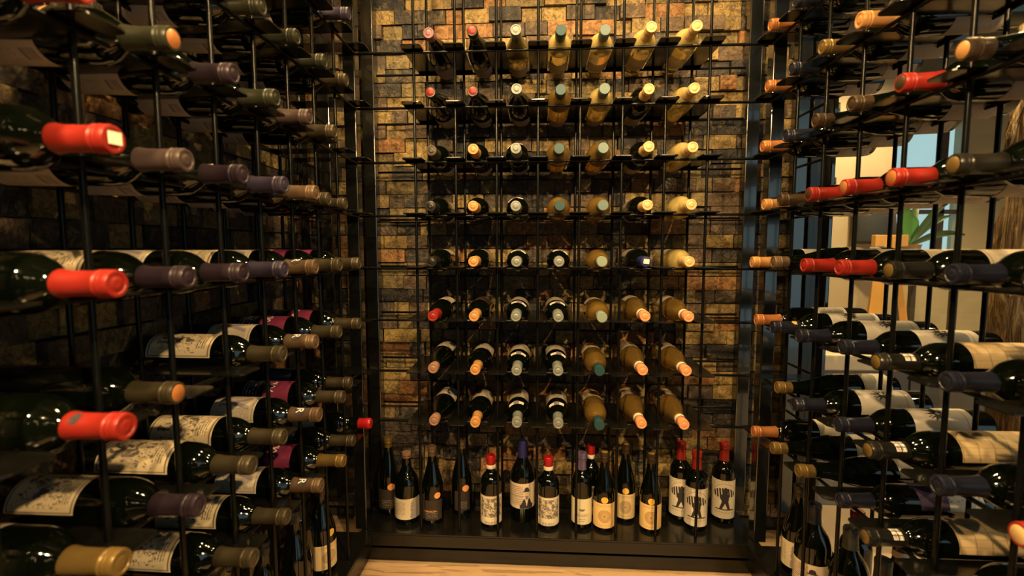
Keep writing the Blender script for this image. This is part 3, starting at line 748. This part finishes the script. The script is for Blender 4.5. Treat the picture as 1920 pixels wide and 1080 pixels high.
EMB = ('emblem', .045, .165, 76); PAR = ('parchment', .022, .160, 70)
right = {
 0: {-1: B('copper', back=BK0), 0: B('navy', back=BK1, spot='yellow_disc')},
 1: {-1: B('copper', back=BK0), 0: B('navy', back=BK1, spot='yellow_disc'), 1: B('gold', back=('back0', .04, .13, 60)), 2: B('tan', back=('back1', .04, .14, 62))},
 2: {-1: B('copper', back=BK0), 0: B('navy', back=BK0), 1: B('brown', back=BK1, shape='burgundy'), 2: B('brown', back=('back2', .03, .13, 62), shape='burgundy'), 3: B('red', end='cap_brown', back=('back1', .03, .14, 62)), 4: B('brown', back=('back0', .03, .14, 62), shape='burgundy', end='cap_tan')},
 3: {-1: B('tan', back=BK1), 0: B('brown', back=BK1), 1: B('red', end='cap_brown', back=BK0), 2: B('red', back=('back0', .03, .13, 62), end='cap_copper'), 3: B('red', end='cap_copper', back=('back2', .03, .13, 62)), 4: B('black', end='cap_gold', back=('back1', .03, .14, 62)), 5: B('black', back=('back1', .03, .14, 62))},
 4: {-1: B('tan', front=EMB), 0: B('taupe', front=('greyart', .04, .12, 60), shape='burgundy'), 1: B('red', front=('plainart0', .035, .14, 66)), 2: B('red', front=('plainart1', .035, .14, 66)), 3: B('black', end='cap_gold', front=('plainart2', .025, .155, 66)), 4: B('navy', front=('copperframe', .03, .14, 60)), 5: B('black', front=('copperframe', .03, .14, 60))},
 5: {-1: B('copper', front=('plainart1', .06, .145, 66)), 0: B('navy', front=EMB, spot='yellow_disc'), 1: B('navy', front=EMB), 2: B('navy', front=EMB), 3: B('black', end='cap_gold', capprint=True, front=PAR), 4: B('navy'), 5: B('red')},
 6: {0: B('gold', front=('plainart1', .025, .095, 62), shape='burgundy'), 1: B('navy', front=EMB), 2: B('navy', front=EMB), 3: B('black', end='cap_gold', capprint=True, front=PAR), 4: B('navy'), 5: B('red', end='cap_cream')},
 7: {-1: B('copper', front=('plainart1', .05, .125, 62)), 0: B('gold', front=('plainart0', .025, .10, 62), shape='burgundy'), 1: B('gold', front=('plainart1', .015, .085, 55), shape='burgundy'), 2: B('navy', front=('bluemix', .025, .155, 64)), 3: B('black', end='cap_gold', capprint=True, front=PAR), 4: B('navy', front=('navy', .03, .15, 60))},
}
TIPR = {0: .052, 1: .055, 2: .062, 3: .068, 4: .072, 5: .075, 6: .078, 7: .075}
RX = {(4, 0): .080, (4, -1): .078, (5, -1): .060, (7, -1): .055, (6, 0): .055, (7, 0): .060, (7, 1): .062, (5, 2): .055, (6, 2): .055, (7, 2): .042, (4, 4): .060, (5, 4): .058, (6, 4): .060, (7, 4): .050, (2, 4): .068, (3, 4): .07, (3, -1): .050, (5, 5): .045, (6, 5): .060, (4, 3): .062}
for r, row in right.items():
    for c, s in row.items():
        y = -(.163+.1344*(c+.5)) if c >= 0 else -.098
        tx = W-RX.get((r, c), TIPR[r])
        drop = {0: -.012, 1: -.010, 2: -.008, 3: -.003}.get(r, 0.0)
        dz = .0035 if s.get('shape') == 'burgundy' else 0
        tip = (tx, y+rnd.uniform(-.002, .002), ZR[r]+PLT+AX+drop+dz)
        where = '%s from the corner' % ORD[c] if c >= 0 else 'in the corner gap'
        lab = '%s capped dark wine bottle, right rack, %s shelf, %s' % (CAPW[s['cap']], SHELF[r], where)
        make_bottle(lie((-1, rnd.uniform(-.015, .015), 0), tip, ((-14 if r == 4 else -26) if r >= 4 else 0)+rnd.uniform(-5, 5), tilt=drop*3.5), s, lab, 'bottles lying in the right rack', n); n += 1

# standing bottles
def stand(x, y, h, spec, label, group, turn=0, rs=1.0):
    global n
    k = h/.30
    face = math.degrees(math.atan2(CAM.x-x, -(CAM.y-y)))   # turn the label towards the aisle
    m = Matrix.Translation((x, y, LEDGE)) @ rollm(-0+turn) @ Matrix.Diagonal((rs, rs, k, 1))
    make_bottle(m, spec, label, group, n); n += 1
SB = 'bottles standing on the base of the back rack'
ENG = dict(front=('engraving', .016, .140, 80), print='balbas', band='low', capkind='wax', cap='wax_red')
SUN = dict(shape='burgundy', cap='brown', end='gold_foil', disc=('yellow_disc', 0, .126, .0130))
CAR = dict(front=('carrier', .020, .168, 84), print='carrier', cap='red')
DRK = dict(shape='burgundy', front=('dark', .025, .105, 70), back=('estate', .03, .10, 40))
stand(.037, .121, .275, B('gold', disc=('orange_disc', 18, .115, .0135), **DRK), 'gold capped dark bottle with orange round sticker, leftmost standing behind the rods', SB, 10, .95)
stand(.119, .068, .245, B('pinkbrown', shape='wide', capkind='std', front=('rock', .025, .115, 80)), 'wide dark bottle with cream picture label, left end of the base shelf', SB, 6, .98)
stand(.211, .066, .270, B('taupe', shape='burgundy', front=('dark', .02, .10, 70), print='maranon', back=('estate', .03, .10, 55), disc=('orange_disc', 42, .118, .0125)), 'dark bottle with black label and orange gold lettering', SB, -4, .95)
stand(.304, .135, .270, B('taupe', disc=('orange_disc', 20, .112, .0135), shape='burgundy', front=('dark', .02, .10, 45), back=('estate', .03, .10, 100)), 'taupe capped dark bottle with orange sticker, standing behind a rod', SB, 10, .95)
stand(.419, .060, .245, dict(ENG), 'red topped bottle with engraved BALBAS label, left one', SB, 4, .98)
stand(.527, .105, .285, B('blue', shape='wide', front=('gentleman', .055, .150, 85), print='gent'), 'blue wax topped dark bottle, label shows a man in bowler hat', SB, 2, .98)
stand(.618, .064, .242, dict(ENG), 'red topped bottle with engraved BALBAS label, nearest the middle', SB, 0, 1.0)
stand(.734, .070, .258, B('lavender', shape='bordeaux', front=('estate', .02, .125, 82), print='estate'), 'lavender capped dark bottle with plain pale lettered label', SB, -2, .93)
stand(.772, .140, .255, dict(ENG), 'red topped bottle half hidden behind lavender capped bottle', SB, 0, .85)
stand(.810, .062, .265, B(front=('sun', .014, .112, 80), **SUN), 'gold topped dark bottle with yellow sun label, beside the lavender capped one', SB, -4, .92)
stand(.892, .122, .270, B(front=('sunpale', .014, .112, 80), **SUN), 'gold topped dark bottle with sun label, standing further back', SB, -6, .88)
stand(.968, .062, .263, B(front=('sun', .014, .112, 80), **SUN), 'gold topped dark bottle with yellow sun label, rightmost of its kind', SB, -8, .90)
stand(1.090, .140, .275, dict(CAR), 'red capped bottle, grape carrier label, left one at the back', SB, -10, 1.0)
stand(1.126, .080, .268, dict(CAR), 'red capped bottle, grape carrier label, behind the last rod', SB, -12, 1.0)
stand(1.238, .135, .278, dict(CAR), 'red capped bottle, grape carrier label, rightmost by the corner post', SB, -10, 1.03)
SR = 'bottles standing on the base of the right rack'
stand(W+.070, -.135, .262, B('brown', shape='burgundy', front=('rock', .025, .115, 70)), 'brown capped bottle with cream label, right base shelf by the corner', SR, -70)
stand(W+.060, -.232, .262, B('navy', shape='wide', front=('gentleman', .025, .120, 85), print='gent'), 'dark bottle, bowler hat man label, right base shelf', SR, -45)
stand(W+.087, -.345, .262, B('grey', shape='wide', front=('gentleman', .025, .120, 80)), 'grey green capped wide bottle on the right base shelf', SR, -75)
stand(W+.150, -.270, .262, B('red', band='low', capkind='wax', front=('engraving', .025, .12, 70)), 'red topped bottle at the rear of the right base shelf', SR, -60)
stand(W+.080, -.470, .262, B('grey', shape='wide', front=('plainart0', .025, .12, 70)), 'dark capped bottle on the right base shelf, nearest the camera', SR, -60)
stand(W+.155, -.418, .285, B('black', band='low'), 'black capped bottle with white neck band, right base shelf', SR, -60)
SLB = 'bottles standing on the base of the left rack'
stand(-.063, -.209, .262, B('brown', shape='burgundy', end='gold_foil', front=('sunpale', .02, .105, 75), disc=('yellow_disc', 10, .142, .0125)), 'gold topped dark bottle with pale label on the left base shelf', SLB, 55)
stand(-.100, -.262, .25, B('olive', front=('estate', .05, .13, 40)), 'dark bottle behind the gold topped one on the left base shelf', SLB, 20)
stand(-.067, -.353, .262, B('grey', shape='burgundy', front=('dark', .02, .10, 70)), 'grey capped dark bottle on the left base shelf', SLB, 60)
stand(-.075, -.487, .262, B('navy', shape='burgundy', front=('dark', .02, .10, 70)), 'dark blue capped bottle on the left base shelf, nearest camera', SLB, 60)

# ------------------------------------------------------------------ glazed partition on the right and the dining room beyond
GX = W+.258
win = struct(empty('window_1', (GX, -.9, 0), 'tall glazed partition behind the right rack', 'window'))
del win['category']
def wpart(name, a, b, m, bev=0): return box(name, a, b, m, win, bev)
for (y0, y1) in ((.205, .25), (-.93, -.905), (-2.2, -2.15)):
    wpart('frame_post', (GX-.02, y0, .0), (GX+.025, y1, CEIL), M['steel'], .002)
wpart('frame_rail', (GX-.02, -2.2, 0), (GX+.025, .22, .06), M['steel'], .002)
for (y0, y1) in ((-.905, .205), (-2.15, -.93)):
    wpart('pane', (GX-.003, y0, .06), (GX+.003, y1, CEIL), M['pane'])
# dining room
struct(box('wall_dining_left', (1.545, .384, 0), (1.59, 4.0, CEIL), M['olive']))
fw = struct(empty('wall_far', (4, 3.9, 0), 'plastered far wall of the dining room', 'wall')); del fw['category']
def fpart(a, b, m=M['farwall']): return box('wall_panel', a, b, m, fw)
WX0, WX1, WZ0, WZ1 = 4.28, 4.98, .95, 2.36
fpart((1.6, 3.8, 0), (WX0, 3.95, CEIL)); fpart((WX1, 3.8, 0), (6.6, 3.95, CEIL)); fpart((WX0, 3.8, 0), (WX1, 3.95, WZ0)); fpart((WX0, 3.8, WZ1), (WX1, 3.95, CEIL))
w2 = struct(empty('window_2', ((WX0+WX1)/2, 3.85, WZ0), 'bright daylight window', 'window')); del w2['category']
box('mullion', (WX0, 3.82, 1.43), (WX1, 3.87, 1.475), M['mullion'], w2, .003)
box('mullion', (WX0, 3.815, 1.66), (WX1, 3.875, 1.74), M['mullion'], w2, .003)
box('mullion', (4.74, 3.82, WZ0), (4.83, 3.87, WZ1), M['mullion'], w2, .003)
box('window_frame', (WX0, 3.79, WZ0), (WX1, 3.81, WZ0+.04), M['mullion'], w2)
box('pane', (WX0, 3.845, WZ0), (WX1, 3.849, WZ1), M['pane'], w2)
struct(box('wall_right', (6.5, -3.4, 0), (6.62, 4.0, CEIL), M['beige']))
# counter with grey panelled front
ct = empty('counter', (2.4, .6, 0), 'low grey panelled counter with pale stone top outside the glass', 'counter')
for i in range(4):
    box('front_panel', (1.62+i*.47, .455, .0), (1.62+i*.47+.462, .475, .58), M['greywall'], ct, .003)
box('body', (1.62, .478, 0), (3.5, .84, .58), M['greywall'], ct)
box('countertop', (1.60, .42, .58), (3.52, .86, .645), M['counter'], ct, .006)
# pale column and drape-like screen
pc = empty('column', (2.63, 1.92, 0), 'broad pale plastered pier seen through the window', 'column')
box('shaft', (2.33, 1.85, 0.10), (2.94, 2.00, CEIL-.1), M['beige'], pc, .02)
box('plinth', (2.29, 1.81, 0), (2.98, 2.04, .10), M['beige'], pc, .01)
box('capital', (2.29, 1.81, CEIL-.1), (2.98, 2.04, CEIL), M['beige'], pc, .01)
# driftwood trunk
def trunk():
    V, F = [], []; nseg, ns = 30, 18; rr = random.Random(4)
    ph = [rr.uniform(0, 6) for _ in range(6)]
    for k in range(nseg+1):
        z = 2.3*k/nseg
        cx = .02*math.sin(z*2.1+1)+.015*math.sin(z*5); cyy = .02*math.cos(z*1.7)
        for i in range(ns):
            a = 2*PI*i/ns
            r = .095-.012*z + .012*math.sin(3*a+z*1.6+ph[0]) + .008*math.sin(5*a-z*3+ph[1]) + .006*math.sin(9*a+z*4+ph[2]) + .02*max(0, 1-z*3)
            if math.sin(a*2+z*2.6) > .82: r -= .02
            V.append((cx+r*math.cos(a), cyy+r*math.sin(a), z))
    for k in range(nseg):
        for i in range(ns): F.append((k*ns+i, k*ns+(i+1) % ns, (k+1)*ns+(i+1) % ns, (k+1)*ns+i))
    F.append(tuple(range(ns-1, -1, -1))); F.append(tuple(range(nseg*ns, nseg*ns+ns)))
    return mesh_from('tree_trunk', V, F, M['trunk'], True)
tk = empty('tree_trunk', (2.29, .24, 0), 'rough upright driftwood trunk outside the window, far right', 'tree trunk')
o = ob('trunk', trunk()); o.parent = tk
def branch(pts, r0, r1, name='branch'):
    V, F = [], []; ns = 8
    for k, p in enumerate(pts):
        t = k/(len(pts)-1); r = r0+(r1-r0)*t
        d = Vector(pts[min(k+1, len(pts)-1)])-Vector(pts[max(k-1, 0)]); q = d.to_track_quat('Z', 'Y')
        for i in range(ns):
            a = 2*PI*i/ns; V.append(tuple(Vector(p)+q @ Vector((r*math.cos(a), r*math.sin(a), 0))))
    for k in range(len(pts)-1):
        for i in range(ns): F.append((k*ns+i, k*ns+(i+1) % ns, (k+1)*ns+(i+1) % ns, (k+1)*ns+i))
    F.append(tuple(range(ns-1, -1, -1))); F.append(tuple(range((len(pts)-1)*ns, len(pts)*ns)))
    return mesh_from(name, V, F, M['trunk'], True)
for q in range(5):
    rr = random.Random(20+q); pts = []
    for k in range(8):
        z = 1.35+.1*k; pts.append((-.07-.02*q*.6+.025*math.sin(k*1.1+q), -.09+.012*q+.02*math.cos(k*.9+q*2), z))
    o = ob('root_strand', branch(pts, .014, .008, 'root_strand')); o.parent = tk
# wooden easel, coat, plant
es = empty('easel', (2.70, 1.45, 0), 'orange wooden easel leaning below the pale pier', 'easel')
for a, b in (((2.54, 1.40, 0), (2.67, 1.50, 1.14)), ((2.84, 1.40, 0), (2.72, 1.50, 1.14)), ((2.70, 1.74, 0), (2.70, 1.53, 1.08))):
    m = aim(a, b); V, F = box_vf(-.034, -.016, 0, .034, .016, 1); ob('leg', mesh_from('leg', V, F, M['wood_orange']), es, m)
box('tray', (2.53, 1.38, .60), (2.87, 1.45, .63), M['wood_orange'], es, .003)
box('crosspiece', (2.60, 1.48, 1.08), (2.79, 1.52, 1.15), M['wood_orange'], es, .003)
jk = empty('coat', (2.78, 1.77, 1.08), 'dark blue coat hanging beside the pale pier', 'coat')
def coat():
    V, F = [], []; ns = 14
    rings = [(1.52, .05, .03), (1.50, .11, .05), (1.44, .135, .06), (1.30, .125, .06), (1.12, .13, .07), (1.10, .12, .06)]
    for z, a_, b_ in rings:
        for i in range(ns):
            t = 2*PI*i/ns; k = 1+.08*math.sin(5*t+z*9); V.append((2.78+a_*k*math.cos(t), 1.77+b_*k*math.sin(t), z))
    for k in range(len(rings)-1):
        for i in range(ns): F.append((k*ns+i, k*ns+(i+1) % ns, (k+1)*ns+(i+1) % ns, (k+1)*ns+i))
    F.append(tuple(range(ns))); F.append(tuple(range((len(rings)-1)*ns, len(rings)*ns)))
    return mesh_from('coat_body', V, F, M['darkcloth'], True)
ob('coat_body', coat(), jk); ob('hanger', branch([(2.78, 1.77, 1.515), (2.78, 1.80, 1.535), (2.78, 1.846, 1.54)], .005, .004, 'hanger'), jk)
pl = empty('potted_plant', (3.60, 2.60, .93), 'green leafed plant in a brown pot before the bright window', 'plant')
PX, PY = 3.60, 2.60
tb = empty('side_table', (PX, PY, 0), 'small dark table carrying the potted plant', 'table')
box('tabletop', (PX-.25, PY-.25, .89), (PX+.25, PY+.25, .93), M['mullion'], tb, .004)
for sx in (-1, 1):
    for sy in (-1, 1): box('leg', (PX+sx*.21-.02, PY+sy*.21-.02, 0), (PX+sx*.21+.02, PY+sy*.21+.02, .89), M['mullion'], tb)
o = ob('pot', lathe('pot', [(0, 0), (.06, 0), (.085, .15), (.09, .17), (.08, .17), (.07, .14), (0, .14)], M['pot'], 20), pl, Matrix.Translation((PX, PY, .93)))
def leaf(base, tip, wdt, mat, sag=.05):
    base, tip = Vector(base), Vector(tip); d = tip-base; side = d.cross(Vector((0, 1, .3))).normalized()
    V, F = [], []; N = 9
    for k in range(N+1):
        t = k/N; c = base+d*t+Vector((0, 0, sag*math.sin(PI*t))); w_ = wdt*math.sin(PI*min(.98, t*.9+.08))**.8
        V += [tuple(c-side*w_), tuple(c+Vector((0, .012, -.01))), tuple(c+side*w_)]
    for k in range(N):
        a = k*3; F += [(a, a+1, a+4, a+3), (a+1, a+2, a+5, a+4)]
    V2 = [(x, y+.0015, z) for x, y, z in V]; nn = len(V); F += [tuple(reversed([i+nn for i in f])) for f in F]
    return mesh_from('leaf', V+V2, F, mat, True)
for tp, wd, mt in (((-.02, -.03, .26), .075, 'leaf'), ((.36, .05, .26), .03, 'leaf_dark'), ((.40, -.05, .10), .03, 'leaf_dark'), ((-.2, .05, .22), .04, 'leaf'), ((.14, .1, .40), .035, 'leaf_dark'), ((.28, -.1, .42), .03, 'leaf_dark'), ((-.12, -.1, .36), .04, 'leaf')):
    ob('leaf', leaf((PX, PY, 1.08), (PX+tp[0], PY+tp[1], 1.08+tp[2]), wd, M[mt]), pl)

# ------------------------------------------------------------------ ceiling spotlights
def spot_fixture(x, y, power, label, group, aimp=None, size=2.2, drop=0.0):
    r = empty('ceiling_spotlight', (x, y, CEIL), label, 'spotlight', group)
    ob('canopy', lathe('canopy', [(0, 0), (.045, 0), (.045, -.02), (0, -.02)], M['lampmetal'], 18), r, Matrix.Translation((x, y, CEIL)))
    if drop: rod('cord', (x, y, CEIL-.02-drop), (x, y, CEIL-.02), .004, M['lampmetal'], r)
    ob('lamp_housing', lathe('lamp_housing', [(0, -.02), (.03, -.02), (.036, -.03), (.036, -.105), (.031, -.105), (.031, -.092), (0, -.092)], M['lampmetal'], 18), r, Matrix.Translation((x, y, CEIL-drop)))
    ob('lamp_lens', lathe('lamp_lens', [(0, -.0925), (.030, -.0925), (.030, -.096), (0, -.096)], M['bulb'], 18), r, Matrix.Translation((x, y, CEIL-drop)))
    l = bpy.data.lights.new('spot_beam', 'SPOT'); l.energy = power; l.color = WARM; l.spot_size = size; l.spot_blend = .7; l.shadow_soft_size = .025
    o = bpy.data.objects.new('spot_beam', l); COL.objects.link(o); o.parent = r; o.location = (0, 0, -.115-drop)
    if aimp: o.rotation_euler = (Vector(aimp)-Vector((x, y, CEIL-.115-drop))).to_track_quat('-Z', 'Y').to_euler()
SPOTW = ('back rack, first from the left', 'back rack, second from the left', 'back rack, third from the left', 'back rack, rightmost', 'right rack near the corner', 'right rack end, added to light left labels',
         'left rack near the corner', 'left rack end, added to light right labels', 'middle of the aisle', 'aisle behind the camera, added to light the back wall')
for i, (x, y, p, am, *dr) in enumerate(SPOTS):
    spot_fixture(x, y, p, 'black ceiling spotlight above the '+SPOTW[i], 'cellar ceiling spotlights', am, 2.2, dr[0] if dr else 0.0)
for i, (x, y, p) in enumerate(ROOM_SPOTS):
    spot_fixture(x, y, p, 'dining room ceiling spotlight, %s outside the glass' % ORD[i], 'dining room spotlights', None, 2.6)
# small bulbs added behind the camera to put glints on bottle shoulders
def glow():
    g = G('glint_bulb_glass'); return g.bs(color=(1, .8, .5), emit=(1, 0.68, 0.34), estr=55.0)
M['glow'] = glow()
BULB = lathe('bulb', [(0, -.03), (.010, -.026), (.016, -.014), (.016, -.004), (.010, .008), (.006, .016), (0, .016)], M['glow'], 14)
CAPB = lathe('bulb_holder', [(0, .014), (.009, .014), (.009, .04), (0, .042)], M['lampmetal'], 12)
BUL = [(-.05, -2.35, 1.75), (.20, -2.60, 1.95), (.48, -2.40, 1.82), (.72, -2.75, 2.0), (.98, -2.45, 1.78), (1.20, -2.70, 1.92), (1.42, -2.40, 1.86), (.34, -3.0, 1.86), (.86, -3.05, 1.80)]
PLACE = ('farthest left', 'second from the left', 'fourth from the left', 'fifth from the left', 'seventh from the left', 'eighth from the left', 'farthest right', 'third from the left', 'sixth from the left')
for (x, y, z), wd in zip(BUL, PLACE):
    r = empty('glint_bulb', (x, y, CEIL), 'small bare bulb added for bottle glints, %s' % wd, 'pendant lamp', 'added glint bulbs')
    ob('bulb', BULB, r, Matrix.Translation((x, y, z))); ob('bulb_holder', CAPB, r, Matrix.Translation((x, y, z)))
    rod('cord', (x, y, z+.04), (x, y, CEIL), .004, M['lampmetal'], r)
for o in list(bpy.data.objects):
    if '_loc' in o: del o['_loc']
